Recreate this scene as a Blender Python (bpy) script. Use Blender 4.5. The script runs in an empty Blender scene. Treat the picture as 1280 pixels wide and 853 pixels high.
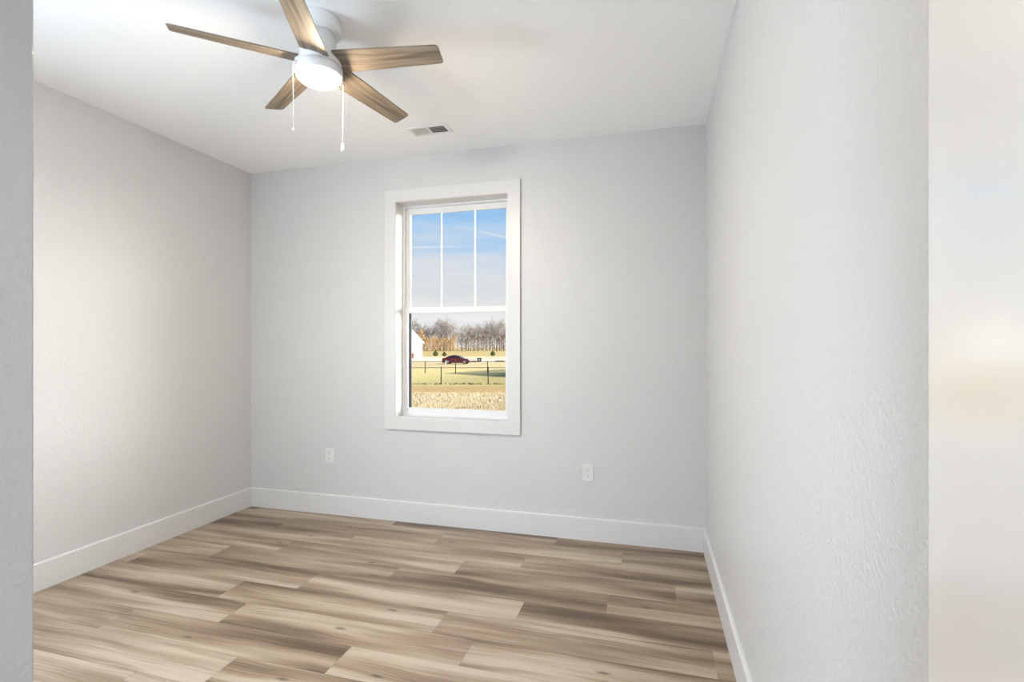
import bpy, bmesh, math, random
from mathutils import Vector, Matrix

# ------------------------------------------------------------------ camera, light, exposure
SC = bpy.context.scene
COL = SC.collection
FPX, YAW, HY = 629.29, 0.268884, 432.986          # focal length in px of a 1280 wide frame, yaw to the left, horizon row
H, HC = 2.74, 1.3166                               # ceiling height, eye height
YB, XL, XR = 3.434, -3.1814, 0.3390                # back, left and right wall faces
YR = -2.0                                          # rear wall of the room, behind the entry partition
YN = -0.25                                         # near wall face (doorway the photo is taken from)

cd = bpy.data.cameras.new('camera'); cam = bpy.data.objects.new('camera', cd); COL.objects.link(cam)
cam.location = (0, 0, HC); cam.rotation_euler = (math.pi/2, 0, YAW)
cd.sensor_width = 36; cd.lens = 36*FPX/1280; cd.shift_y = (HY-426.5)/1280
cd.clip_start = 0.02; cd.clip_end = 2000
SC.camera = cam
SC.view_settings.view_transform = 'Standard'; SC.view_settings.look = 'None'
SC.view_settings.gamma = 1; SC.view_settings.use_curve_mapping = False
SC.view_settings.exposure = 0.0
SC.cycles.max_bounces = 14; SC.cycles.diffuse_bounces = 8; SC.cycles.transparent_max_bounces = 16
SC.cycles.sample_clamp_indirect = 8
SC.cycles.caustics_reflective = False; SC.cycles.caustics_refractive = False

SIDE_FILL = 80        # side and rear: fill lights in two added windows, out of frame
REAR_FILL = 45
HALL_FILL = 88  # unseen hall light, added to brighten the entry and room
GLOBE = 425                # glow of the fan's light
SUN = 6.9

def N(nt, t, **kw):
    n = nt.nodes.new(t)
    for k, v in kw.items():
        if k in n.inputs.keys(): n.inputs[k].default_value = v
        else: setattr(n, k, v)
    return n

def ramp(nt, fac, stops, interp='LINEAR'):
    r = nt.nodes.new('ShaderNodeValToRGB'); e = r.color_ramp.elements; r.color_ramp.interpolation = interp
    while len(e) < len(stops): e.new(0.5)
    for el, (p, c) in zip(e, stops):
        el.position = p; el.color = (*c, 1) if len(c) == 3 else c
    nt.links.new(fac, r.inputs['Fac'])
    return r.outputs['Color']

def lin(*c):                                       # 0-255 sRGB to linear
    return tuple((x/255/12.92 if x/255 <= .04045 else ((x/255+.055)/1.055)**2.4) for x in c)

# world: pale winter sky, high haze, thin cirrus, two contrails
W = bpy.data.worlds.new('winter_sky'); SC.world = W; W.use_nodes = True
nt = W.node_tree; nt.nodes.clear(); L = nt.links.new
out = N(nt, 'ShaderNodeOutputWorld'); bg = N(nt, 'ShaderNodeBackground'); L(bg.outputs[0], out.inputs[0])
tc = N(nt, 'ShaderNodeTexCoord'); sep = N(nt, 'ShaderNodeSeparateXYZ'); L(tc.outputs['Generated'], sep.inputs[0])
mp = N(nt, 'ShaderNodeMapping'); mp.inputs['Scale'].default_value = (2.2, 2.2, 22); mp.inputs['Rotation'].default_value = (0.10, 0.05, 0)
L(tc.outputs['Generated'], mp.inputs[0])
cl = N(nt, 'ShaderNodeTexNoise', Scale=1.9, Detail=7.0, Roughness=.6); L(mp.outputs[0], cl.inputs['Vector'])
ad = N(nt, 'ShaderNodeMath', operation='MULTIPLY_ADD'); L(cl.outputs['Fac'], ad.inputs[0]); ad.inputs[1].default_value = .20
L(sep.outputs['Z'], ad.inputs[2])
sky = ramp(nt, ad.outputs[0], [(0.0, lin(250, 250, 250)), (0.12, lin(244, 244, 244)), (0.185, lin(229, 230, 231)), (0.235, lin(222, 226, 233)), (0.28, lin(202, 218, 238)),
                               (0.345, lin(164, 205, 244)), (.45, lin(130, 178, 230)), (.60, lin(70, 112, 172)), (1.0, lin(60, 100, 160))])
def contrail(n, wid, xlo, xhi, prev, amt):
    d = N(nt, 'ShaderNodeVectorMath', operation='DOT_PRODUCT'); d.inputs[1].default_value = n; L(tc.outputs['Generated'], d.inputs[0])
    a = N(nt, 'ShaderNodeMath', operation='ABSOLUTE'); L(d.outputs['Value'], a.inputs[0])
    m = N(nt, 'ShaderNodeMapRange', interpolation_type='SMOOTHSTEP'); L(a.outputs[0], m.inputs[0])
    m.inputs[1].default_value = 0; m.inputs[2].default_value = wid; m.inputs[3].default_value = amt; m.inputs[4].default_value = 0
    e = N(nt, 'ShaderNodeVectorMath', operation='DOT_PRODUCT'); e.inputs[1].default_value = (math.cos(YAW), math.sin(YAW), 0); L(tc.outputs['Generated'], e.inputs[0])
    w = N(nt, 'ShaderNodeMapRange', interpolation_type='SMOOTHSTEP'); L(e.outputs['Value'], w.inputs[0]); w.inputs[1].default_value = xlo; w.inputs[2].default_value = xhi   # where the trail fades out
    f = N(nt, 'ShaderNodeMath', operation='MULTIPLY'); L(m.outputs[0], f.inputs[0]); L(w.outputs[0], f.inputs[1])
    mx = N(nt, 'ShaderNodeMix', data_type='RGBA'); L(f.outputs[0], mx.inputs['Factor']); L(prev, mx.inputs['A'])
    mx.inputs['B'].default_value = (*lin(236, 240, 246), 1)
    return mx.outputs['Result']
def pixdir(x, y):
    u = (x-640)/FPX; c, s = math.cos(YAW), math.sin(YAW)
    return Vector((-s+c*u, c+s*u, (HY-y)/FPX)).normalized()
for a, b, wid, amt, xlo, xhi in (((516, 309.5), (600, 308), .003, .6, -.05, -.15), ((562, 281), (632, 297), .0035, .5, -.13, -.02)):   # a great circle of the sky each
    n = pixdir(*a).cross(pixdir(*b)).normalized()
    sky = contrail(tuple(n), wid, xlo, xhi, sky, amt)
cy, sy = math.cos(YAW), math.sin(YAW)
FWD, RGT = Vector((-sy, cy, 0)), Vector((cy, sy, 0))
SUN_H = (RGT*math.cos(.65) - FWD*math.sin(.65)).normalized()    # towards the sun, low over the right and behind the house
SUN_DIR = (SUN_H*2 + Vector((0, 0, 1))).normalized()
# added sky glow, right of the view, to light window reveals and left wall
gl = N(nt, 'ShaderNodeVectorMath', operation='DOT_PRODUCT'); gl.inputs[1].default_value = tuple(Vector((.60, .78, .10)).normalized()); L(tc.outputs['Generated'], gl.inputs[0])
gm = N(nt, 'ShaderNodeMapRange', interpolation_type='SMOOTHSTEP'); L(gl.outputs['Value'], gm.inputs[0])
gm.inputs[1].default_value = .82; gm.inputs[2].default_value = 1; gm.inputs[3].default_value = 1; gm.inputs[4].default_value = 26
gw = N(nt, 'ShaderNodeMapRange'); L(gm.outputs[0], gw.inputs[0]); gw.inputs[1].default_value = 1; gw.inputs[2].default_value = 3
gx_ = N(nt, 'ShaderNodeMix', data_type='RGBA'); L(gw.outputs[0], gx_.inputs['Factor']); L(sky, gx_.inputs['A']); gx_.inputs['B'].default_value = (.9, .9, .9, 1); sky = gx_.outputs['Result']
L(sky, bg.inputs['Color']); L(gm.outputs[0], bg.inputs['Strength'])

sd = bpy.data.lights.new('sun', 'SUN'); sd.energy = SUN; sd.angle = 0.009; sd.color = (1, .95, .87)
sun = bpy.data.objects.new('sun', sd); COL.objects.link(sun)
sun.rotation_euler = SUN_DIR.to_track_quat('Z', 'Y').to_euler()

def fill_light(name, loc, sx_, sz_, energy, aim, col):      # area light added as room fill, set in an unseen window opening
    a = bpy.data.lights.new(name, 'AREA'); a.shape = 'RECTANGLE'; a.size = sx_; a.size_y = sz_; a.energy = energy; a.color = col
    o = bpy.data.objects.new(name, a); COL.objects.link(o); o.location = loc
    o.rotation_euler = (-Vector(aim)).to_track_quat('Z', 'Y').to_euler()
fill_light('side_window_fill', (XL-.06, .1, 1.32), .96, 1.0, SIDE_FILL, (1, .05, .10), (.68, .835, 1))
fill_light('rear_window_fill', (-1.81, YR-.06, 1.59), 1.24, 1.5, REAR_FILL, (-.10, 1, .30), (.68, .835, 1))
hl = bpy.data.lights.new('hall_fill', 'POINT'); hl.energy = HALL_FILL; hl.shadow_soft_size = .12; hl.color = (.82, .90, 1)
hlo = bpy.data.objects.new('hall_fill', hl); COL.objects.link(hlo); hlo.location = (-.2, -1.0, 2.35)  # added fill behind the camera, no fixture modelled

# ------------------------------------------------------------------ helpers
class MB:
    def __init__(s): s.v = []; s.f = []; s.sm = []
    def add(s, vs, fs, smooth=False):
        o = len(s.v); s.v += [tuple(v) for v in vs]
        for f in fs: s.f.append([i+o for i in f]); s.sm.append(smooth)
    def box(s, a, b, M=None):
        x0, y0, z0 = a; x1, y1, z1 = b
        vs = [Vector(p) for p in ((x0,y0,z0),(x1,y0,z0),(x1,y1,z0),(x0,y1,z0),(x0,y0,z1),(x1,y0,z1),(x1,y1,z1),(x0,y1,z1))]
        if M: vs = [M @ v for v in vs]
        s.add(vs, [(0,3,2,1),(4,5,6,7),(0,1,5,4),(1,2,6,5),(2,3,7,6),(3,0,4,7)]); return s
    def prism(s, poly, y0, y1, M=None, axis='y'):      # poly in (x,z) pushed along y, or (y,z) along x, or (x,y) along z
        n = len(poly)
        mk = {'y': lambda p, t: Vector((p[0], t, p[1])), 'x': lambda p, t: Vector((t, p[0], p[1])), 'z': lambda p, t: Vector((p[0], p[1], t))}[axis]
        vs = [mk(p, y0) for p in poly]+[mk(p, y1) for p in poly]
        if M: vs = [M @ v for v in vs]
        s.add(vs, [list(range(n)), list(range(2*n-1, n-1, -1))]+[(i, i+n, (i+1) % n+n, (i+1) % n) for i in range(n)]); return s
    def lathe(s, prof, M=None, n=48):                  # prof: (r, z)
        vs = []; fs = []; k = len(prof)
        for i in range(n):
            a = 2*math.pi*i/n
            for r, z in prof: vs.append(Vector((r*math.cos(a), r*math.sin(a), z)))
        if M: vs = [M @ v for v in vs]
        for i in range(n):
            j = (i+1) % n
            for q in range(k-1): fs.append((i*k+q, j*k+q, j*k+q+1, i*k+q+1))
        s.add(vs, fs, True)
        return s
    def tube(s, pts, rs, n=6):
        pts = [Vector(p) for p in pts]; vs = []; fs = []
        if not hasattr(rs, '__len__'): rs = [rs]*len(pts)
        for i, p in enumerate(pts):
            d = (pts[min(i+1, len(pts)-1)]-pts[max(i-1, 0)]).normalized()
            u = d.orthogonal().normalized() if i == 0 else (u-d*u.dot(d)).normalized()
            w = d.cross(u)
            for k in range(n):
                a = 2*math.pi*k/n; vs.append(p+(u*math.cos(a)+w*math.sin(a))*rs[i])
        for i in range(len(pts)-1):
            for k in range(n):
                fs.append((i*n+k, i*n+(k+1) % n, (i+1)*n+(k+1) % n, (i+1)*n+k))
        fs.append(list(range(n-1, -1, -1))); fs.append([(len(pts)-1)*n+k for k in range(n)])
        s.add(vs, fs, n > 5); return s
    def build(s, name, mat, parent=None, bevel=0, loc=None, fix=True):
        me = bpy.data.meshes.new(name); me.from_pydata(s.v, [], s.f); me.update()
        for p, q in zip(me.polygons, s.sm): p.use_smooth = q
        if fix:
            bm = bmesh.new(); bm.from_mesh(me); bmesh.ops.remove_doubles(bm, verts=bm.verts, dist=1e-6)
            bmesh.ops.recalc_face_normals(bm, faces=bm.faces); bm.to_mesh(me); bm.free()
        o = bpy.data.objects.new(name, me); COL.objects.link(o)
        if mat: me.materials.append(mat)
        if parent: o.parent = parent
        if loc: o.location = loc
        if bevel:
            b = o.modifiers.new('bevel', 'BEVEL'); b.width = bevel; b.segments = 2; b.limit_method = 'ANGLE'; b.angle_limit = .7
        return o

def tag(o, label=None, cat=None, group=None, kind=None):
    for k, v in (('label', label), ('category', cat), ('group', group), ('kind', kind)):
        if v: o[k] = v
    return o
def thing(name, loc, rz=0, label=None, cat=None, group=None, kind=None):
    o = bpy.data.objects.new(name, None); COL.objects.link(o); o.location = loc; o.rotation_euler = (0, 0, rz); o.empty_display_size = .1
    return tag(o, label, cat, group, kind)
def copy_tree(o, parent=None):
    c = o.copy(); COL.objects.link(c)
    if parent: c.parent = parent
    for ch in list(o.children): copy_tree(ch, c)
    return c
def ground(px, depth, z=0):
    p = FWD*depth + RGT*((px-640)/FPX*depth); return Vector((p.x, p.y, z))

# ------------------------------------------------------------------ materials
def mat(name, color, rough=.5, spec=.5, metal=0, bump=None, coat=0, ior=1.5):
    m = bpy.data.materials.new(name); m.use_nodes = True; nt = m.node_tree; b = nt.nodes['Principled BSDF']
    b.inputs['Base Color'].default_value = (*color, 1); b.inputs['Roughness'].default_value = rough
    b.inputs['Specular IOR Level'].default_value = spec; b.inputs['Metallic'].default_value = metal; b.inputs['IOR'].default_value = ior
    tc = nt.nodes.new('ShaderNodeTexCoord')
    n = N(nt, 'ShaderNodeTexNoise', Scale=3.0, Detail=3.0); nt.links.new(tc.outputs['Object'], n.inputs['Vector'])
    c = ramp(nt, n.outputs['Fac'], [(.3, tuple(x*.985 for x in color)), (.7, color)]); nt.links.new(c, b.inputs['Base Color'])
    if bump:
        sc, st, di = bump
        n2 = N(nt, 'ShaderNodeTexNoise', Scale=sc, Detail=2.0, Roughness=.5); nt.links.new(tc.outputs['Object'], n2.inputs['Vector'])
        r = ramp(nt, n2.outputs['Fac'], [(.35, (0, 0, 0)), (.62, (1, 1, 1))])
        bp = N(nt, 'ShaderNodeBump', Strength=st, Distance=di); nt.links.new(r, bp.inputs['Height']); nt.links.new(bp.outputs[0], b.inputs['Normal'])
    return m

M_WALL = mat('wall_paint', (.588, .588, .588), .42, .5, bump=(80, .45, .0016))
M_CEIL = mat('ceiling_paint', (.95, .95, .95), .7, .3, bump=(60, .15, .001))
M_TRIM = mat('trim_paint', (.645, .645, .645), .35, .5)
M_DOOR = mat('door_gloss_paint', (.88, .88, .87), .17, .5, ior=3.5)
M_VINYL = mat('white_vinyl', (.73, .735, .74), .35)
M_DARK = mat('dark_bronze', (.075, .09, .105), .5)
M_FANW = mat('fan_white', (.84, .84, .84), .35)
M_PLATE = mat('outlet_plastic', (.68, .68, .675), .35)
M_SLOT = mat('slot_dark', (.03, .03, .03), .6)
M_METAL = mat('brushed_nickel', (.6, .59, .57), .3, metal=1)

def glass():
    m = bpy.data.materials.new('window_glass'); m.use_nodes = True; nt = m.node_tree; nt.nodes.clear()
    o = N(nt, 'ShaderNodeOutputMaterial'); mx = N(nt, 'ShaderNodeMixShader'); t = N(nt, 'ShaderNodeBsdfTransparent'); g = N(nt, 'ShaderNodeBsdfGlossy')
    g.inputs['Roughness'].default_value = .02; t.inputs['Color'].default_value = (.985, .99, .985, 1)
    lw = N(nt, 'ShaderNodeLayerWeight', Blend=.5); pw = N(nt, 'ShaderNodeMath', operation='POWER'); nt.links.new(lw.outputs['Facing'], pw.inputs[0]); pw.inputs[1].default_value = 5
    fr = N(nt, 'ShaderNodeMath', operation='MULTIPLY_ADD'); nt.links.new(pw.outputs[0], fr.inputs[0]); fr.inputs[1].default_value = .5; fr.inputs[2].default_value = 0; nt.links.new(fr.outputs[0], mx.inputs[0]); nt.links.new(t.outputs[0], mx.inputs[1]); nt.links.new(g.outputs[0], mx.inputs[2])
    nt.links.new(mx.outputs[0], o.inputs[0]); return m
M_GLASS = glass()

def globe_mat():
    m = bpy.data.materials.new('lit_globe'); m.use_nodes = True; nt = m.node_tree; nt.nodes.clear()
    o = N(nt, 'ShaderNodeOutputMaterial'); e = N(nt, 'ShaderNodeEmission', Strength=GLOBE); e.inputs['Color'].default_value = (1, .835, .63, 1)
    nt.links.new(e.outputs[0], o.inputs[0]); return m
M_GLOBE = globe_mat()

def wood(name, stops, along, stretch, attr=None, rough=.35, grain=.25, spec=.5):
    m = bpy.data.materials.new(name); m.use_nodes = True; nt = m.node_tree; L = nt.links.new; b = nt.nodes['Principled BSDF']
    tc = N(nt, 'ShaderNodeTexCoord'); vec = tc.outputs['Object']
    tone = None
    if attr:
        at = N(nt, 'ShaderNodeAttribute'); at.attribute_name = attr
        sp = N(nt, 'ShaderNodeSeparateColor'); L(at.outputs['Color'], sp.inputs[0])
        cb = N(nt, 'ShaderNodeCombineXYZ')
        for i, k in enumerate((53.0, 31.0, 17.0)):
            mu = N(nt, 'ShaderNodeMath', operation='MULTIPLY'); L(sp.outputs[0], mu.inputs[0]); mu.inputs[1].default_value = k; L(mu.outputs[0], cb.inputs[i])
        av = N(nt, 'ShaderNodeVectorMath', operation='ADD'); L(vec, av.inputs[0]); L(cb.outputs[0], av.inputs[1]); vec = av.outputs[0]; tone = sp.outputs[1]
    # slow warp makes cathedrals
    wv = N(nt, 'ShaderNodeMapping'); wv.inputs['Scale'].default_value = (1.6, 5, 1); L(vec, wv.inputs[0])
    wn = N(nt, 'ShaderNodeTexNoise', Scale=1.0, Detail=2.0); L(wv.outputs[0], wn.inputs['Vector'])
    ws = N(nt, 'ShaderNodeVectorMath', operation='MULTIPLY_ADD'); L(wn.outputs['Color'], ws.inputs[0]); ws.inputs[1].default_value = (.0, .075, 0); L(vec, ws.inputs[2])
    m1 = N(nt, 'ShaderNodeMapping'); m1.inputs['Scale'].default_value = (along, stretch, 1); L(ws.outputs[0], m1.inputs[0])
    n1 = N(nt, 'ShaderNodeTexNoise', Scale=1.0, Detail=3.0, Roughness=.45); L(m1.outputs[0], n1.inputs['Vector'])
    m2 = N(nt, 'ShaderNodeMapping'); m2.inputs['Scale'].default_value = (along*2.2, stretch*17, 1); L(ws.outputs[0], m2.inputs[0])
    n2 = N(nt, 'ShaderNodeTexNoise', Scale=1.0, Detail=5.0, Roughness=.6); L(m2.outputs[0], n2.inputs['Vector'])
    f = N(nt, 'ShaderNodeMath', operation='MULTIPLY_ADD'); L(n2.outputs['Fac'], f.inputs[0]); f.inputs[1].default_value = grain
    L(n1.outputs['Fac'], f.inputs[2])
    fac = f.outputs[0]
    s = N(nt, 'ShaderNodeMath', operation='SUBTRACT'); L(fac, s.inputs[0]); s.inputs[1].default_value = grain*.5; fac = s.outputs[0]
    if tone is not None:
        t = N(nt, 'ShaderNodeMath', operation='MULTIPLY_ADD'); L(tone, t.inputs[0]); t.inputs[1].default_value = .15; L(fac, t.inputs[2])
        s2 = N(nt, 'ShaderNodeMath', operation='SUBTRACT'); L(t.outputs[0], s2.inputs[0]); s2.inputs[1].default_value = .07; fac = s2.outputs[0]
    col = ramp(nt, fac, stops)
    if attr:      # knots
        mk = N(nt, 'ShaderNodeMapping'); mk.inputs['Scale'].default_value = (1.35, 4.0, 1); L(vec, mk.inputs[0])
        vo = N(nt, 'ShaderNodeTexVoronoi', Scale=1.0, voronoi_dimensions='2D'); L(mk.outputs[0], vo.inputs['Vector']); vo.inputs['Randomness'].default_value = 1
        k = N(nt, 'ShaderNodeMapRange', interpolation_type='SMOOTHSTEP'); L(vo.outputs['Distance'], k.inputs[0])
        k.inputs[1].default_value = .008; k.inputs[2].default_value = .06; k.inputs[3].default_value = .8; k.inputs[4].default_value = 0
        sc = N(nt, 'ShaderNodeSeparateColor'); L(vo.outputs['Color'], sc.inputs[0]); gt = N(nt, 'ShaderNodeMath', operation='GREATER_THAN'); L(sc.outputs[0], gt.inputs[0]); gt.inputs[1].default_value = .5
        kg = N(nt, 'ShaderNodeMath', operation='MULTIPLY'); L(k.outputs[0], kg.inputs[0]); L(gt.outputs[0], kg.inputs[1])
        mx = N(nt, 'ShaderNodeMix', data_type='RGBA'); L(kg.outputs[0], mx.inputs['Factor']); L(col, mx.inputs['A']); mx.inputs['B'].default_value = (.11, .08, .06, 1); col = mx.outputs['Result']
    L(col, b.inputs['Base Color']); b.inputs['Roughness'].default_value = rough; b.inputs['Specular IOR Level'].default_value = spec
    bp = N(nt, 'ShaderNodeBump', Strength=.08, Distance=.001); L(n2.outputs['Fac'], bp.inputs['Height']); L(bp.outputs[0], b.inputs['Normal'])
    return m
M_FLOOR = wood('vinyl_plank', [(.29, (.105, .073, .048)), (.39, (.17, .123, .083)), (.48, (.255, .190, .131)), (.57, (.34, .267, .194)), (.70, (.46, .388, .305))], .85, 9.5, 'plank', .30, .42, .24)
M_BLADE = wood('blade_wood', [(.34, (.135, .106, .078)), (.5, (.21, .167, .124)), (.66, (.285, .235, .18))], 3, 45, None, .5, .6, .15)

# ------------------------------------------------------------------ the room
def struct(name, mb, m, parent=None, bevel=0): return tag(mb.build(name, m, parent, bevel), kind='structure' if parent is None else None)
WX0, WX1, WZ0, WZ1 = -1.852, -.973, .780, 2.402          # opening of the window in the back wall
LY0, LY1, LZ0, LZ1 = -.40, .60, .78, 2.40                # opening of the unseen window added in the left wall for fill
RX0, RX1 = -2.46, -1.16                                  # opening of the second added window, rear wall, out of frame
T = .20
struct('ceiling', MB().box((XL-T, YR-T, H), (XR+T, YB+T, H+.2)), M_CEIL)
b = MB()
b.box((XL-T, YB, -.3), (WX0, YB+T, H)); b.box((WX1, YB, -.3), (XR+T, YB+T, H)); b.box((WX0, YB, -.3), (WX1, YB+T, WZ0)); b.box((WX0, YB, WZ1), (WX1, YB+T, H))
struct('wall_back', b, M_WALL)
b = MB()
b.box((XL-T, YR-T, -.3), (XL, LY0, H)); b.box((XL-T, LY1, -.3), (XL, YB, H)); b.box((XL-T, LY0, -.3), (XL, LY1, LZ0)); b.box((XL-T, LY0, LZ1), (XL, LY1, H))
struct('wall_left', b, M_WALL)
struct('wall_right', MB().box((XR, YR, -.3), (XR+T, YB, H)), M_WALL)
CX, CY = -.900, .5435                                    # end of the partition beside the entry
struct('wall_partition', MB().box((CX-.125, YR, 0), (CX, CY, H)), M_WALL, bevel=.004)
b = MB(); b.box((XL, YR-T, -.3), (RX0, YR, H)); b.box((RX1, YR-T, -.3), (XR+T, YR, H)); b.box((RX0, YR-T, -.3), (RX1, YR, LZ0)); b.box((RX0, YR-T, LZ1), (RX1, YR, H))
struct('wall_rear', b, M_WALL)
DX0, DX1, DH = -.56, .30, 2.06
b = MB().box((CX, YN-.11, 0), (DX0, YN, H)); b.box((DX1, YN-.11, 0), (XR, YN, H)); b.box((DX0, YN-.11, DH), (DX1, YN, H))
struct('wall_near', b, M_WALL)

# floor: planks with the joints where the photo has them
PITCH, PLEN = .1915, 1.225
row_joint = [-.614, -1.396, -.749, -1.097, -.213, -.627, -.968, -.762, -1.264, -1.685, -2.007]
rng = random.Random(5)
tone = {(0, -1): .4, (0, 0): .3, (1, -2): .1, (1, -1): .55, (1, 0): .6, (1, 1): .1, (2, -2): .45, (2, -1): .7, (2, 0): .4, (3, -2): .2, (3, -1): .6, (3, 0): .35, (3, 1): .45,
        (4, -2): .4, (4, -1): .3, (4, 0): .75, (5, -2): .6, (5, -1): .62, (5, 0): .2, (6, -2): .6, (6, -1): .7, (6, 0): .5, (6, 1): .5, (7, -2): .7, (7, -1): .62, (7, 0): .35,
        (8, -2): .6, (8, -1): .12, (8, 0): .75, (9, -1): .8, (9, 0): .8, (10, -1): .6, (10, 0): .85}       # how pale each plank in view is
verts = []; faces = []; cols = []
ytop = 3.281+PITCH
r = 0
g = .0006
while True:
    y1 = ytop - r*PITCH; y0 = y1-PITCH
    if y1 < YR: break
    j = row_joint[r] if r < len(row_joint) else rng.uniform(-1.2, 0)
    x = j - PLEN*math.ceil((j-XL)/PLEN)
    while x < XR:
        xa, xb = max(x, XL), min(x+PLEN, XR); ya, yb = max(y0, YR), min(y1, YB)
        if xb-xa > .01 and yb-ya > .01:
            o = len(verts); verts += [(xa+g, ya+g, 0), (xb-g, ya+g, 0), (xb-g, yb-g, 0), (xa+g, yb-g, 0)]
            faces.append((o, o+1, o+2, o+3)); k = round((x-j)/PLEN); cols.append((rng.random(), tone.get((r, k), rng.uniform(.3, .8)), 0, 1))
        x += PLEN
    r += 1
o = len(verts)
for z in (-.0015, -.25):
    verts += [(XL, YR, z), (XR, YR, z), (XR, YB, z), (XL, YB, z)]
faces += [(o, o+1, o+2, o+3), (o+7, o+6, o+5, o+4), (o, o+4, o+5, o+1), (o+1, o+5, o+6, o+2), (o+2, o+6, o+7, o+3), (o+3, o+7, o+4, o)]
cols += [(.5, 0, 0, 1)]*6
me = bpy.data.meshes.new('floor'); me.from_pydata(verts, [], faces); me.update()
ca = me.color_attributes.new('plank', 'FLOAT_COLOR', 'CORNER')
for p, c in zip(me.polygons, cols):
    for li in p.loop_indices: ca.data[li].color = c
me.materials.append(M_FLOOR)
fo = bpy.data.objects.new('floor', me); COL.objects.link(fo); tag(fo, kind='structure')

# baseboards: plain board with an eased top edge
BH, BT = .152, .015
def base_poly(s=1): return [(0, 0), (s*BT, 0), (s*BT, BH-.006), (s*(BT-.002), BH-.002), (s*(BT-.006), BH), (0, BH)]
b = MB(); b.prism([(YB-p[0], p[1]) for p in base_poly()], XL, XR, axis='x'); struct('baseboard_back', b, M_TRIM)
b = MB(); b.prism([(XL+p[0], p[1]) for p in base_poly()], YR, YB-BT); struct('baseboard_left', b, M_TRIM)
b = MB(); b.prism([(XR-p[0], p[1]) for p in base_poly()], .62, YB-BT); struct('baseboard_right', b, M_TRIM)

# ------------------------------------------------------------------ windows
def sash(mb, x0, x1, z0, z1, y0, y1, st, rt, rb):      # frame round a pane
    mb.box((x0, y0, z0), (x0+st, y1, z1)); mb.box((x1-st, y0, z0), (x1, y1, z1))
    mb.box((x0+st, y0, z1-rt), (x1-st, y1, z1)); mb.box((x0+st, y0, z0), (x1-st, y1, z0+rb)); return mb
def window(root, x0, x1, z0, z1, M=None):
    """double-hung unit, inner wall face at y=0, outdoors towards +y, in the root's own frame"""
    cw, ct = .0895, .018
    b = MB(); b.box((x0-cw, -ct, z1), (x1+cw, 0, z1+cw)); b.box((x0-cw, -ct, z0-cw), (x1+cw, 0, z0)); b.box((x0-cw, -ct, z0), (x0, 0, z1)); b.box((x1, -ct, z0), (x1+cw, 0, z1))
    b.build('casing', M_TRIM, root, .0015)
    jt = .004; b = MB(); b.box((x0, -.012, z0), (x0+jt, .098, z1)); b.box((x1-jt, -.012, z0), (x1, .098, z1)); b.box((x0, -.012, z1-jt), (x1, .098, z1)); b.box((x0, -.012, z0), (x1, .098, z0+jt))
    b.build('jamb', M_TRIM, root)
    sash(MB(), x0, x1, z0, z1, .098, .175, .018, .020, .022).build('window_frame', M_VINYL, root, .0015)
    mid = z0+.812; w = x1-x0
    def unit(name, xa, xb, za, zb, y0, y1, sl, sr, rt, rb):
        b = MB(); b.box((xa, y0, za), (xa+sl, y1, zb)); b.box((xb-sr, y0, za), (xb, y1, zb)); b.box((xa+sl, y0, zb-rt), (xb-sr, y1, zb)); b.box((xa+sl, y0, za), (xb-sr, y1, za+rb))
        o = b.build(name, M_VINYL, root, .002); ym = (y0+y1)/2
        MB().box((xa+sl-.006, ym-.002, za+rb-.006), (xb-sr+.006, ym+.002, zb-rt+.006)).build('pane', M_GLASS, o); return o
    lo = unit('lower_sash', x0+.018, x1-.018, z0+.018, mid+.022, .104, .122, .0226, .031, .044, .044)
    up = unit('upper_sash', x0+.018, x1-.018, mid-.018, z1-.020, .124, .142, .035, .034, .046, .040)
    for k in (.352, .660):
        MB().box((x0+w*k-.006, .129, mid+.020), (x0+w*k+.006, .137, z1-.064)).build('muntin', M_VINYL, up, .002)
    sash(MB(), x0+.019, x1-.019, z0+.022, mid+.02, .154, .166, .0255, .02, .02).build('screen_frame', M_DARK, root, .001)
w1 = thing('window_1', (0, YB, 0), kind='structure'); window(w1, WX0, WX1, WZ0, WZ1)
w2 = thing('added_side_window', (XL, 0, 0), math.pi/2, kind='structure'); window(w2, LY0, LY1, LZ0, LZ1)  # added unseen window, holds the side fill light
w3 = thing('added_rear_window', (0, YR, 0), math.pi, kind='structure'); window(w3, -RX1, -RX0, LZ0, LZ1)  # added window behind the partition, frames the rear fill light

# ------------------------------------------------------------------ open door against the right wall
d = thing('door_1', (.26, 0, 0), kind='structure')
MB().box((0, -.215, .012), (.035, .580, 2.04)).build('door_panel', M_DOOR, d, .002)
b = MB(); Rz = Matrix.Translation((0, .50, .93)) @ Matrix.Rotation(-math.pi/2, 4, 'Y')
b.lathe([(0, 0), (.032, 0), (.032, .006), (.012, .01), (.012, .03), (.026, .042), (.027, .056), (.018, .064), (0, .066)], Rz, 32)
b.build('door_knob', M_METAL, d)
for z in (.25, 1.03, 1.8): MB().lathe([(0, 0), (.007, 0), (.007, .09), (0, .09)], Matrix.Translation((.036, -.215, z)), 12).build('hinge', M_METAL, d)
b = MB(); b.box((DX0-.06, YN, 0), (DX0, YN+.015, DH+.06)); b.box((DX0, YN, DH), (DX1-.06, YN+.015, DH+.06))
struct('trim_1', b, M_TRIM)

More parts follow.
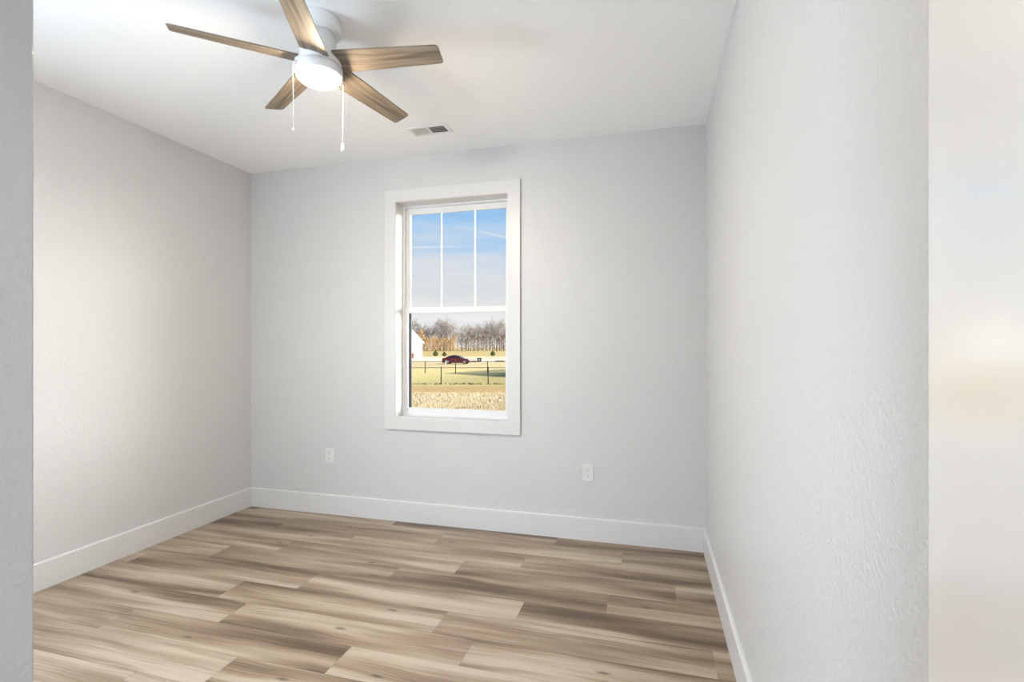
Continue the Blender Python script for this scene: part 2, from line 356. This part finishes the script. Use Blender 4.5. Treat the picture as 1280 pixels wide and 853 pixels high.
# ------------------------------------------------------------------ ceiling fan
FX, FY, FZ = -1.398, 1.898, 2.552
fan = thing('ceiling_fan', (FX, FY, H), label='white flush-mount ceiling fan with five wood-tone blades and a lit globe', cat='ceiling fan')
z = lambda a: a-H
MB().lathe([(0, z(2.7395)), (.092, z(2.7395)), (.0945, z(2.735)), (.0945, z(2.690)), (.090, z(2.682)), (.074, z(2.676)), (0, z(2.676))]).build('canopy', M_FANW, fan)
MB().lathe([(0, z(2.676)), (.072, z(2.676)), (.073, z(2.61)), (.080, z(2.588)), (.080, z(2.578)), (0, z(2.578))]).build('motor_housing', M_FANW, fan)
MB().lathe([(0, z(2.578)), (.094, z(2.578)), (.098, z(2.572)), (.098, z(2.545)), (.094, z(2.541)), (0, z(2.541))]).build('hub', M_FANW, fan)
kit = MB().lathe([(0, z(2.541)), (.088, z(2.541)), (.088, z(2.537)), (.0965, z(2.536)), (.0985, z(2.532)), (.0985, z(2.500)), (.0965, z(2.496)), (.0925, z(2.494)), (0, z(2.494))]).build('light_kit', M_FANW, fan)
prof = [(.0915, z(2.4965))]+[(.0915*math.cos(t*math.pi/16), z(2.4945)-.036*math.sin(t*math.pi/16)) for t in range(0, 9)]
MB().lathe(prof).build('globe', M_GLOBE, fan)
lift = [-.006, -.016, -.005, .012, 0]
for k in range(5):
    a = .099+k*2*math.pi/5
    b = MB(); n = 14; th = .0055; pit = .2607
    prof2 = []
    # outline: slightly tapering board with eased tip corners
    ol = [(.088, .0600), (.20, .0575), (.53, .0482), (.5445, .0465), (.5525, .040), (.5535, .030), (.5535, -.030), (.5525, -.040), (.5445, -.0465), (.53, -.0482), (.20, -.0575), (.088, -.0600)]
    b.prism(ol, -th/2, th/2, axis='z')
    o = b.build('blade', M_BLADE, fan, .0015)
    tilt = math.atan2(lift[k]-.0094, .553)
    o.matrix_local = Matrix.Translation((0, 0, z(FZ+.004))) @ Matrix.Rotation(a, 4, 'Z') @ Matrix.Rotation(-tilt, 4, 'Y') @ Matrix.Rotation(-pit, 4, 'X')
    br = MB(); br.prism([(.05, .03), (.10, .036), (.10, -.036), (.05, -.03)], .003, .009, axis='z')
    br.build('blade_bracket', M_FANW, fan).matrix_local = o.matrix_local.copy()
for sx, sf, ztop, zend, pend in ((-.072, -.071, 2.519, 2.235, False), (.070, .071, 2.519, 2.235, True)):
    p = RGT*sx + FWD*sf
    b = MB()
    b.lathe([(0, 0), (.0065, .0), (.0065, .008), (.004, .012), (0, .012)], Matrix.Translation((p.x*.965, p.y*.965, z(ztop))) @ Matrix.Rotation(math.pi/2, 4, Vector((-p.y, p.x, 0))), 12)
    pts = [(p.x*1.06, p.y*1.06, z(ztop)), (p.x*1.10, p.y*1.10, z(ztop)-.012), (p.x*1.10, p.y*1.10, z(zend))]
    b.tube(pts, .0007, 6)
    zz = z(ztop)-.012
    while zz > z(zend):                                    # beads of the chain
        b.lathe([(0, -.0011), (.0007, -.0008), (.0010, 0), (.0007, .0008), (0, .0011)], Matrix.Translation((p.x*1.10, p.y*1.10, zz)), 6); zz -= .0052
    c = b.build('pull_chain', M_FANW, fan)
    if pend:
        MB().lathe([(0, .002), (.003, .002), (.0045, -.006), (.0078, -.026), (.0072, -.034), (.004, -.038), (0, -.039)], Matrix.Translation((p.x*1.10, p.y*1.10, z(zend))), 20).build('pendant', M_FANW, c)
    else:
        MB().lathe([(0, .002), (.003, .0), (.0035, -.006), (.002, -.01), (0, -.01)], Matrix.Translation((p.x*1.10, p.y*1.10, z(zend))), 16).build('pendant', M_FANW, c)

# ------------------------------------------------------------------ ceiling register
v = thing('ceiling_vent', (-1.398, 3.047, H), label='small white ceiling air vent with angled louvers near the back wall', cat='air vent')
vx, vy = .140, .068
ix0, ix1, iy = -.120, .112, .043
b = MB()
b.box((-vx, -vy, -.006), (ix0, vy, 0)); b.box((ix1, -vy, -.006), (vx, vy, 0)); b.box((ix0, -vy, -.006), (ix1, -iy, 0)); b.box((ix0, iy, -.006), (ix1, vy, 0))
b.build('frame', M_FANW, v, .003)
MB().box((-.010, -iy, -.007), (.004, iy, 0)).build('center_bar', M_FANW, v)
MB().box((ix0-.002, -iy-.002, -.001), (ix1+.002, iy+.002, 0)).build('duct_backing', M_SLOT, v)
for lo_, hi_, tilt in ((ix0+.006, -.012, -52), (.009, ix1-.004, 50)):
    n = 11
    for i in range(n):
        x = lo_+(hi_-lo_)*i/(n-1)
        MB().box((-.0052, -iy, -.0005), (.0052, iy, .0005), Matrix.Translation((x, 0, -.0052)) @ Matrix.Rotation(math.radians(tilt), 4, 'Y')).build('louver', M_FANW, v)
for y in (-.022, 0, .022): MB().box((.004, y-.0016, -.0025), (ix1, y+.0016, -.001)).build('damper_bar', M_FANW, v)

# ------------------------------------------------------------------ outlets
def outlet(x, zc, label):
    o = thing('wall_outlet', (x, YB, zc), label=label, cat='outlet', group='wall outlets')
    MB().box((-.0365, -.0055, -.0585), (.0365, 0, .0585)).build('cover_plate', M_PLATE, o, .0025)
    for s in (1, -1):
        pl = [(-.0165, .008), (-.0125, .0135), (.0125, .0135), (.0165, .008), (.0165, -.008), (.0125, -.0135), (-.0125, -.0135), (-.0165, -.008)]
        rc = MB().prism([(p[0], p[1]+s*.0195) for p in pl], -.0072, -.005).build('receptacle', M_PLATE, o)
        b = MB(); b.box((-.0075, -.0076, s*.0195-.001), (-.0052, -.0068, s*.0195+.0075)); b.box((.0052, -.0076, s*.0195-.0005), (.0072, -.0068, s*.0195+.0065))
        b.lathe([(0, 0), (.0028, 0), (.0028, .0008), (0, .0008)], Matrix.Translation((0, -.0068, s*.0195-.0062)) @ Matrix.Rotation(math.pi/2, 4, 'X'), 14)
        b.build('slot', M_SLOT, rc)
    MB().lathe([(0, 0), (.003, 0), (.0026, .0012), (0, .0014)], Matrix.Translation((0, -.0055, 0)) @ Matrix.Rotation(math.pi/2, 4, 'X'), 14).build('screw', M_PLATE, o)
outlet(-2.431, .4555, 'white duplex outlet on back wall to the left of the window')
outlet(-.4095, .4570, 'white duplex outlet on back wall to the right of the window')

# ------------------------------------------------------------------ outdoors
GZ = -1.38
def gdepth(py): return (HC-GZ)*FPX/(py-HY)
def grass_mat():
    m = bpy.data.materials.new('winter_grass'); m.use_nodes = True; nt = m.node_tree; L = nt.links.new; b = nt.nodes['Principled BSDF']
    tc = N(nt, 'ShaderNodeTexCoord')
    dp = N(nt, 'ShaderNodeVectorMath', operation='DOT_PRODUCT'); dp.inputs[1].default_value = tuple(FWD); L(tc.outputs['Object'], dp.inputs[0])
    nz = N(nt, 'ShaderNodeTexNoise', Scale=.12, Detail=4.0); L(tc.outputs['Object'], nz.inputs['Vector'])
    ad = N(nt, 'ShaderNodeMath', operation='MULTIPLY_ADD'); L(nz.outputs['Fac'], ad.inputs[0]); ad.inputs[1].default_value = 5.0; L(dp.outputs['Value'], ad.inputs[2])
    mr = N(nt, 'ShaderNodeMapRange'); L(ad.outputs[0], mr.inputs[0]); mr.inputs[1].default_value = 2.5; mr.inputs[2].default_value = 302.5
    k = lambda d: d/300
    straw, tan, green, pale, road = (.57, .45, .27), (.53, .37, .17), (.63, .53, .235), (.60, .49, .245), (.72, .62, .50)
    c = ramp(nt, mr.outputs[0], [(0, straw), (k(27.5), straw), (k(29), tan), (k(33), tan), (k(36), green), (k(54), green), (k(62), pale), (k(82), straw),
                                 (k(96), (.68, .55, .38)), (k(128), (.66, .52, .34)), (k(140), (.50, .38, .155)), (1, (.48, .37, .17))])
    n2 = N(nt, 'ShaderNodeTexNoise', Scale=2.2, Detail=8.0, Roughness=.7); L(tc.outputs['Object'], n2.inputs['Vector'])
    mx = N(nt, 'ShaderNodeMix', data_type='RGBA', blend_type='MULTIPLY'); mx.inputs['Factor'].default_value = .75; L(c, mx.inputs['A'])
    L(ramp(nt, n2.outputs['Fac'], [(.3, (.62, .60, .5)), (.5, (1, 1, .96)), (.7, (1.25, 1.2, 1.15))]), mx.inputs['B'])
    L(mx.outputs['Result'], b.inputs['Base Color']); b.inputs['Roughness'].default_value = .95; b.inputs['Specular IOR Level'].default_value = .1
    bp = N(nt, 'ShaderNodeBump', Strength=.6, Distance=.05); L(n2.outputs['Fac'], bp.inputs['Height']); L(bp.outputs[0], b.inputs['Normal'])
    return m
M_GRASS = grass_mat()
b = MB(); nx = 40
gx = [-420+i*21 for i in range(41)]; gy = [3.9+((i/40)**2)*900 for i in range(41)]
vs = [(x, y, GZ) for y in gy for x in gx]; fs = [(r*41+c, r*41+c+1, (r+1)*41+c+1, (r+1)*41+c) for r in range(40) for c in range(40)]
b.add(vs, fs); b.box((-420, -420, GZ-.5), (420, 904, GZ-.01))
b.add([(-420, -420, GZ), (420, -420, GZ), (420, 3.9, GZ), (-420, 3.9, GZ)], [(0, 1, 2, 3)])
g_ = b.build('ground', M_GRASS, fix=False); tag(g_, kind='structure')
struct('trim_2', MB().box((XL-T, YR-T, GZ), (XR+T, YB+T, -.3)), mat('foundation_concrete', (.42, .41, .39), .9))
struct('trim_3', MB().box((-70, 0, GZ), (70, 5.0, GZ+.02), Matrix.Translation(ground(560, 96)) @ Matrix.Rotation(YAW, 4, 'Z')), mat('drive_gravel', (.80, .70, .57), .95))

# tufts of dry grass in the near meadow and along the fence
def tufts(name, count, region, hts, m, label, seed):
    rg = random.Random(seed); b = MB()
    for _ in range(count):
        u, dep = region(rg); p = FWD*dep + RGT*u
        hh = rg.uniform(*hts)
        for q in range(4):
            a = rg.uniform(0, 6.28); w = hh*.16; dx, dy = math.cos(a), math.sin(a); le = rg.uniform(-.5, .5)*hh; ly = rg.uniform(-.5, .5)*hh
            x, y = p.x+rg.uniform(-.08, .08), p.y+rg.uniform(-.08, .08)
            b.add([(x-dx*w, y-dy*w, GZ), (x+dx*w, y+dy*w, GZ), (x+le, y+ly, GZ+hh)], [(0, 1, 2)])
    return tag(b.build(name, m, fix=False), label, 'grass', kind='stuff')
M_STRAW = mat('dry_straw', (.64, .55, .38), .9, .1); M_WEED = mat('green_weed', (.38, .36, .10), .9, .1); M_BROWN = mat('brown_weed', (.16, .12, .08), .9, .1)
near = lambda rg: (lambda d: (d*rg.uniform(-.24, .02), d))(rg.uniform(19, 28.5))
tufts('dry_grass', 5200, near, (.05, .15), M_STRAW, 'pale dry straw grass on the ground nearest the window', 1)
tufts('green_weeds', 900, lambda rg: (lambda d: (d*rg.uniform(-.24, .02), d))(rg.triangular(19, 27, 20)), (.04, .12), M_WEED, 'yellow green weeds among the dry grass near the window', 2)
tufts('brown_weeds', 260, lambda rg: (lambda d: (d*rg.uniform(-.24, .02), d))(rg.uniform(19, 28)), (.06, .16), M_BROWN, 'dark brown dead weeds dotted over the near grass', 3)
FD, BD = 35.6, 50.3
tufts('fence_weeds', 150, lambda rg: (rg.uniform(-9, 1), FD+rg.uniform(-.15, .15)), (.05, .15), M_BROWN, 'dark weed tufts along the foot of the nearer fence', 4)

# fences
M_FENCE = mat('black_fence_metal', (.03, .03, .03), .5)
def fence(dep, posts, ht, x0, x1, label):
    o = thing('chain_link_fence', ground(640, dep, GZ), YAW, label, 'fence')
    pr = .036 if dep < 40 else .040
    for px in posts:
        x = (px-640)/FPX*dep
        MB().lathe([(0, 0), (pr, 0), (pr, ht), (pr*1.15, ht+.01), (pr*.7, ht+.05), (0, ht+.06)], Matrix.Translation((x, 0, 0)), 10).build('post', M_FENCE, o)
    MB().tube([(x0, 0, ht-.02), (x1, 0, ht-.02)], .019, 8).build('top_rail', M_FENCE, o)
    b = MB(); s = .28; n = int((x1-x0)/s)
    for i in range(n):
        for sg in (1, -1):
            xa = x0+i*s
            xb = xa+sg*(ht-.1)
            if x0 <= xb <= x1: b.tube([(xa, .04+.004*sg, .05), (xb, .04+.004*sg, ht-.05)], .0016, 3)
    b.build('wire_mesh', M_FENCE, o)
fence(FD, (433, 492, 551.4, 610.2, 669, 728), 1.2, -11.6, 5.1, 'nearer black chain link fence across the lawn, in front of the shadow')
fence(BD, (455, 493, 531.4, 569.5, 609.4, 649, 689), 1.16, -14.8, 4, 'farther black chain link fence, behind the shadow and before the car')

# white house at the left, with gable
hd = gdepth(449.0)
M_SIDING = mat('white_siding', (.82, .82, .80), .8, .2); M_ROOF = mat('grey_shingle', (.12, .115, .11), .9)
HX = (528-640)/FPX*hd                                  # its right corner
hw, hh, hr = 9.6, 3.55, 5.1
ho = thing('white_house', ground(528, hd, GZ), YAW+.235, 'white house with a steep gable, left edge of the view', 'house')
MB().prism([(0, 0), (0, hh), (-hw/2, hh+hr), (-hw, hh), (-hw, 0)], 0, 12).build('gable_walls', M_SIDING, ho)
b = MB()
sl = hr/(hw/2); e = .35
b.prism([(e, hh-e*sl+.10), (e, hh-e*sl+.35), (-hw/2, hh+hr+.35), (-hw/2, hh+hr+.10)], -.0, 12.3); b.prism([(-hw-e, hh-e*sl+.10), (-hw/2, hh+hr+.10), (-hw/2, hh+hr+.35), (-hw-e, hh-e*sl+.35)], -.0, 12.3)
b.build('roof', M_ROOF, ho)
b = MB(); b.prism([(e, hh-e*sl-.05), (e, hh-e*sl+.38), (-hw/2, hh+hr+.38), (-hw/2, hh+hr-.05)], -.12, -.0); b.prism([(-hw-e, hh-e*sl-.05), (-hw/2, hh+hr-.05), (-hw/2, hh+hr+.38), (-hw-e, hh-e*sl+.38)], -.12, -.0)
b.build('rake_board', M_SIDING, ho)
MB().box((-2.75, -.06, .15), (-1.75, 0, 1.25)).build('red_panel', mat('faded_red', (.32, .09, .09), .6), ho)

# neighbour's house off to the right: its roof throws the long shadow on the lawn
def LD(l, d): return RGT*l + FWD*d
sh = lambda h: SUN_H*(2*h)                               # how far a shadow is thrown by height h
apexh, eaveh = 6.4, 3.0
ap = LD(-6.7, 49.7) + sh(apexh); ea = LD(-1.2, 44.2) + sh(eaveh); eb = LD(-1.2, 58.5) + sh(eaveh)
no = thing('neighbour_house', (0, 0, GZ), label='neighbouring gabled house to the right of the window, seen by its shadow', cat='house')
ext = (RGT*.9+FWD*.05).normalized()*14
b = MB(); P = lambda v, h: Vector((v.x, v.y, h))
prof3 = [P(ea, 0), P(ea, eaveh), P(ap, apexh), P(eb, eaveh), P(eb, 0)]
b.add(prof3+[p+ext for p in prof3], [(0, 1, 2, 3, 4), (9, 8, 7, 6, 5), (0, 5, 6, 1), (3, 8, 9, 4), (0, 4, 9, 5)]); b.build('walls', M_SIDING, no)
b = MB(); up_ = Vector((0, 0, .12))
for i, j in ((1, 2), (2, 3)):
    q = [prof3[i], prof3[j], prof3[j]+ext, prof3[i]+ext]; b.add([p+up_*.1 for p in q]+[p+up_ for p in q], [(0, 1, 2, 3), (7, 6, 5, 4), (0, 4, 5, 1), (1, 5, 6, 2), (2, 6, 7, 3), (3, 7, 4, 0)])
b.build('roof', M_ROOF, no)

# the dark red car
cdp = gdepth(455.2)
car = thing('car', ground(539.5+16.0+.8+15, cdp, GZ), YAW+math.radians(-8), 'dark red four-door car parked on the grass beyond the fences', 'car')
M_RED = mat('dark_red_paint', (.085, .008, .02), .22, .5); M_CGLASS = mat('car_glass', (.02, .025, .03), .06, .8); M_TYRE = mat('tyre_rubber', (.02, .02, .02), .8)
M_LAMP = mat('lamp_lens', (.75, .74, .72), .2); M_RIM = mat('alloy_rim', (.5, .5, .5), .3, metal=.8)
hwid = .82
def arch(cx, n=8, r=.36): return [(cx+r*math.cos(math.pi-t*math.pi/n), .18+r*math.sin(math.pi-t*math.pi/n)*1.0) for t in range(n+1)]
low = [(-2.15, .34), (-2.12, .22), (-1.75, .18)]+[p for p in arch(-1.28)]+[(-.8, .18), (.8, .18)]+[p for p in arch(1.32)]+[(1.80, .18), (2.08, .24), (2.14, .45), (2.05, .62), (1.70, .74), (1.0, .86), (.85, .88), (-1.45, .93), (-1.95, .92), (-2.12, .80)]
b = MB(); n = len(low)
ys = [(-hwid, .93), (-hwid*.93, 1), (hwid*.93, 1), (hwid, .93)]
rings = []
for yy, s_ in ys:
    rings.append([(x*(.985 if s_ < 1 else 1), yy, .5+(zz-.5)*s_) for x, zz in low])
for rg_ in rings: pass
vs = [p for rg_ in rings for p in rg_]; fs = [list(range(n)), list(range(4*n-1, 3*n-1, -1))]
for q in range(3):
    for i in range(n): fs.append((q*n+i, (q+1)*n+i, (q+1)*n+(i+1) % n, q*n+(i+1) % n))
b.add(vs, fs); body = b.build('body', M_RED, car, .02)
def cabin(poly_lo, poly_hi):
    return poly_lo, poly_hi
b = MB()
cab = [(-1.75, .90), (1.02, .85), (.30, 1.26), (-.10, 1.335), (-.55, 1.34), (-1.0, 1.25)]
ins = lambda zz: hwid*(.94-.42*max(0, zz-.88))
vs = [(x, -ins(zz), zz) for x, zz in cab]+[(x, ins(zz), zz) for x, zz in cab]; n = len(cab)
b.add(vs, [list(range(n)), list(range(2*n-1, n-1, -1))]+[(i, i+n, (i+1) % n+n, (i+1) % n) for i in range(n)]); b.build('cabin', M_RED, car, .03)
for s_ in (-1, 1):
    for wp in ([(-.30, .93), (.82, .91), (.24, 1.23), (-.12, 1.28), (-.28, 1.29)], [(-1.15, .94), (-.36, .93), (-.34, 1.29), (-.56, 1.29), (-.92, 1.215)]):
        b = MB(); b.add([(x, s_*(ins(zz)+.006), zz) for x, zz in wp]+[(x, s_*(ins(zz)-.02), zz) for x, zz in wp],
                        [list(range(5)), list(range(9, 4, -1))]+[(i, i+5, (i+1) % 5+5, (i+1) % 5) for i in range(5)])
        b.build('side_window', M_CGLASS, car)
for nm, a_, c_ in (('windshield', (.94, .905), (.36, 1.235)), ('rear_window', (-1.62, .95), (-1.06, 1.225))):
    b = MB(); off = .02 if nm == 'windshield' else -.02
    q = [(a_[0]+off, -.68, a_[1]+.02), (a_[0]+off, .68, a_[1]+.02), (c_[0]+off, .56, c_[1]+.02), (c_[0]+off, -.56, c_[1]+.02)]
    b.add(q+[(x-off*2, y, zz-.03) for x, y, zz in q], [(0, 1, 2, 3), (7, 6, 5, 4), (0, 4, 5, 1), (1, 5, 6, 2), (2, 6, 7, 3), (3, 7, 4, 0)]); b.build(nm, M_CGLASS, car)
for x in (-1.28, 1.32):
    for s_ in (-1, 1):
        R_ = Matrix.Translation((x, s_*(hwid-.09), .32)) @ Matrix.Rotation(-s_*math.pi/2, 4, 'X')
        w_ = MB().lathe([(0, -.10), (.30, -.10), (.32, -.07), (.32, .07), (.30, .095), (.22, .095), (0, .06)], R_, 28).build('wheel', M_TYRE, car)
        MB().lathe([(0, .115), (.06, .115), (.20, .10), (.215, .085), (0, .07)], R_, 24).build('rim', M_RIM, w_)
for s_ in (-1, 1):
    MB().box((1.72, s_*.60-.17, .60), (2.06, s_*.60+.17, .70)).build('headlight', M_LAMP, car, .03)
    MB().box((-2.13, s_*.62-.16, .68), (-2.02, s_*.62+.16, .80)).build('tail_light', mat('red_lens', (.4, .02, .02), .3), car, .02)
    MB().box((.62, s_*.92-.09, .93), (.74, s_*.92+.09, 1.05)).build('mirror', M_RED, car, .02)
MB().box((2.08, -.45, .30), (2.16, .45, .42)).build('grille', M_CGLASS, car, .01)

# small things beyond the fences
M_EVER = mat('evergreen', (.10, .12, .045), .9, .1)
def bush(px, py, hgt, label, seed):
    dd = gdepth(py); rg = random.Random(seed)
    o = thing('evergreen_shrub', ground(px, dd, GZ), 0, label, 'shrub', 'young evergreen shrubs in the field')
    b = MB()
    for i in range(700):
        t = rg.random(); rr = hgt*.48*math.sin(math.pi*min(1, .12+.88*t)**.8)*rg.uniform(.75, 1); a = rg.uniform(0, 6.28); c = Vector((rr*math.cos(a), rr*math.sin(a), .1+t*(hgt-.1)))
        d1 = Vector((rg.uniform(-1, 1), rg.uniform(-1, 1), rg.uniform(-.3, 1)))*.13; d2 = Vector((rg.uniform(-1, 1), rg.uniform(-1, 1), rg.uniform(-1, 1)))*.07
        b.add([c-d2, c+d2, c+d1], [(0, 1, 2)])
    b.build('foliage', M_EVER, o, fix=False)
    b = MB().lathe([(0, .1), (hgt*.22, .15), (hgt*.36, hgt*.4), (hgt*.2, hgt*.8), (0, hgt)], None, 12); b.build('inner_foliage', M_EVER, o)
    MB().tube([(0, 0, 0), (0, 0, .3)], .06, 8).build('stem', M_BROWN, o)
bush(544.5, 445.8, 1.55, 'larger round evergreen shrub in the field near the white house', 1)
bush(555.5, 445.8, 1.20, 'smaller evergreen shrub just left of the car roof', 2)
bush(616.0, 445.4, 1.45, 'evergreen shrub standing alone at the right of the field', 3)
ud = gdepth(452.6)
ub = thing('utility_box', ground(599.2, ud, GZ), YAW, 'dark green metal utility box on the grass right of the car', 'utility box')
M_UG = mat('dark_green_metal', (.03, .045, .04), .5)
MB().box((-.36, -.3, 0), (.36, .3, .62)).build('cabinet', M_UG, ub, .02); MB().box((-.39, -.33, .62), (.39, .33, .68)).build('lid', M_UG, ub, .02)
MB().box((-.09, -.315, .28), (.09, -.3, .42)).build('notice_plate', mat('white_notice', (.8, .8, .8), .5), ub)
def pile(px, py, w, label, seed):
    dd = gdepth(py); rg = random.Random(seed); b = MB()
    for i in range(110):
        x, y, zz = rg.uniform(-w*.5, w*.5), rg.uniform(-.22, .22), rg.uniform(.0, .12); a = rg.uniform(0, 6.28); l = rg.uniform(.3, .5)
        b.tube([(x, y, zz), (x+math.cos(a)*l, y+math.sin(a)*l*.6, zz+rg.uniform(-.05, .15))], [.035, .012], 4)
    o = b.build('brush_pile', M_BROWN, loc=ground(px, dd, GZ+.03), fix=False); o.rotation_euler.z = YAW; tag(o, label, 'brush pile')
pile(625, 452.4, 1.3, 'low brown brush pile in the field at the right edge of the window', 5)
pile(592.5, 452.9, .7, 'small brown brush pile between the car and the utility box', 6)
mo = thing('marker_post', ground(557.3, gdepth(456.2), GZ), YAW, 'short white marker post standing by the rear of the car', 'post')
MB().box((-.06, -.06, 0), (.06, .06, .55)).build('post', M_SIDING, mo, .01); MB().prism([(-.07, .55), (.07, .55), (0, .62)], -.07, .07).build('cap', M_SIDING, mo)

# trees
def branchy(seed, ht, trunk, depth, spread, mname, up=.28):
    rg = random.Random(seed); b = MB()
    def grow(p, d, l, r, lev):
        pts = [p]; rs = [r]; q = p; dd = d
        k = 3
        for i in range(k):
            dd = (dd+Vector((rg.gauss(0, .10), rg.gauss(0, .10), rg.gauss(0, .06)+.06))).normalized(); q = q+dd*(l/k); pts.append(q); rs.append(r*(1-.55*(i+1)/k))
        b.tube(pts, rs, 4 if lev > 1 else 6)
        if lev >= depth: return
        nb = rg.randint(3, 5) if lev > 0 else rg.randint(13, 17)
        for i in range(nb):
            t = rg.uniform(.28, 1) if lev == 0 else rg.uniform(.3, 1); s = t*k; j = min(int(s), k-1); c = pts[j].lerp(pts[j+1], s-j)
            ax = dd.orthogonal().normalized(); ax.rotate(Matrix.Rotation(rg.uniform(0, 6.28), 3, dd))
            nd = (dd*(1-spread*.5)+ax*spread*rg.uniform(.6, 1.1)+Vector((0, 0, up))).normalized()
            grow(c, nd, l*(rg.uniform(.42, .66) if lev == 0 else rg.uniform(.45, .66))*(1.15-.5*t if lev == 0 else 1), max(rs[j]*.45, .023), lev+1)
    grow(Vector((0, 0, -.1)), Vector((0, 0, 1)), ht*.78, trunk, 0)
    me = b.build(mname, None, fix=False)
    return me
M_BARK = mat('grey_bark', (.23, .20, .18), .9, .1); M_TWIG = mat('pale_twigs', (.36, .32, .295), .9, .1)
M_OAK = mat('brown_oak_leaves', (.62, .41, .20), .9, .1); M_SCRUB = mat('tan_scrub', (.40, .30, .215), .9, .1)
protos = []
for i in range(5):
    o = branchy(40+i, 15.5+i*.7, .22+.02*i, 4, 1.15 if i % 2 else 1.0, 'bare_tree'); o.data.materials.append(M_BARK if i % 2 else M_TWIG); protos.append(o)
rg = random.Random(9)
first = set()
def put(proto, loc, sc, rz, label, cat, group):
    if id(proto) in first: o = copy_tree(proto)
    else: o = proto; first.add(id(proto))
    o.location = loc; o.scale = (sc, sc, sc); o.rotation_euler = (0, 0, rz); return tag(o, label, cat, group)
LB = 'bare grey-brown winter tree in the row along the far field edge'
for i in range(38):
    px = 497+i*4.4+rg.uniform(-1.5, 1.5); dd = rg.choice((292, 300, 312, 326))+rg.uniform(-4, 4)
    dip = .80 if abs(px-573) < 6 else 1.0
    put(protos[rg.randrange(5)], ground(px, dd, GZ), rg.uniform(.80, 1.02)*dip, rg.uniform(0, 6.28), LB, 'tree', 'bare trees at the field edge')
# the dark single tree left of the gap and the two right ones stand a little nearer
def leafy(seed, ht, wid, m, name, count, leaf):
    rg = random.Random(seed); t = thing(name, (0, 0, 0))
    b = MB()
    for i in range(count):
        a = rg.uniform(0, 6.28); tt = rg.random()**.8; rr = wid*math.sqrt(rg.random())*math.sin(math.pi*min(1, .22+.74*tt))
        c = Vector((rr*math.cos(a), rr*math.sin(a), ht*(.06+.94*tt))); s = leaf*rg.uniform(.6, 1.3)
        u = Vector((rg.gauss(0, 1), rg.gauss(0, 1), rg.gauss(0, 1))).normalized()*s; w = u.orthogonal().normalized()*s*.6
        b.add([c-u, c+w, c+u, c-w], [(0, 1, 2, 3)])
    b.build('crown', m, t, fix=False)
    b = MB(); b.tube([(0, 0, 0), (.1, 0, ht*.4), (0, .1, ht*.85)], [.2, .13, .04], 7)
    for k in range(7):
        a = k*2.4; h0 = ht*(.15+.09*k); b.tube([(0, 0, h0), (math.cos(a)*wid*.6, math.sin(a)*wid*.6, h0+ht*.18)], [.07, .02], 5)
    b.build('trunk', M_BARK, t)
    return t
oaks = [leafy(70+i, 9.0+2.2*(i % 2), 3.5, M_OAK, 'brown_leaved_oak', 430, .36) for i in range(3)]
for i in range(15):
    px = 508+i*4.6+rg.uniform(-1.2, 1.2); dd = 284+rg.uniform(-4, 5)
    if px > 571: px = 640+(i-13)*8
    put(oaks[i % 3], ground(px, dd, GZ), rg.uniform(.78, 1.08)*(1.0 if px < 545 else .9), rg.uniform(0, 6.28), 'small oak holding orange-brown dead leaves, before the bare trees', 'tree', 'brown-leaved oaks')
scr = [leafy(90+i, 9.5, 3.2, M_SCRUB, 'tan_scrub_tree', 620, .20) for i in range(2)]
for i in range(16):
    px = 577+i*4.5+rg.uniform(-1.5, 1.5); dd = 290+rg.uniform(-3, 10)
    put(scr[i % 2], ground(px, dd, GZ), rg.uniform(.7, 1.3), rg.uniform(0, 6.28), 'thin tan scrub tree among the trunks at the right of the tree line', 'tree', 'tan scrub trees')
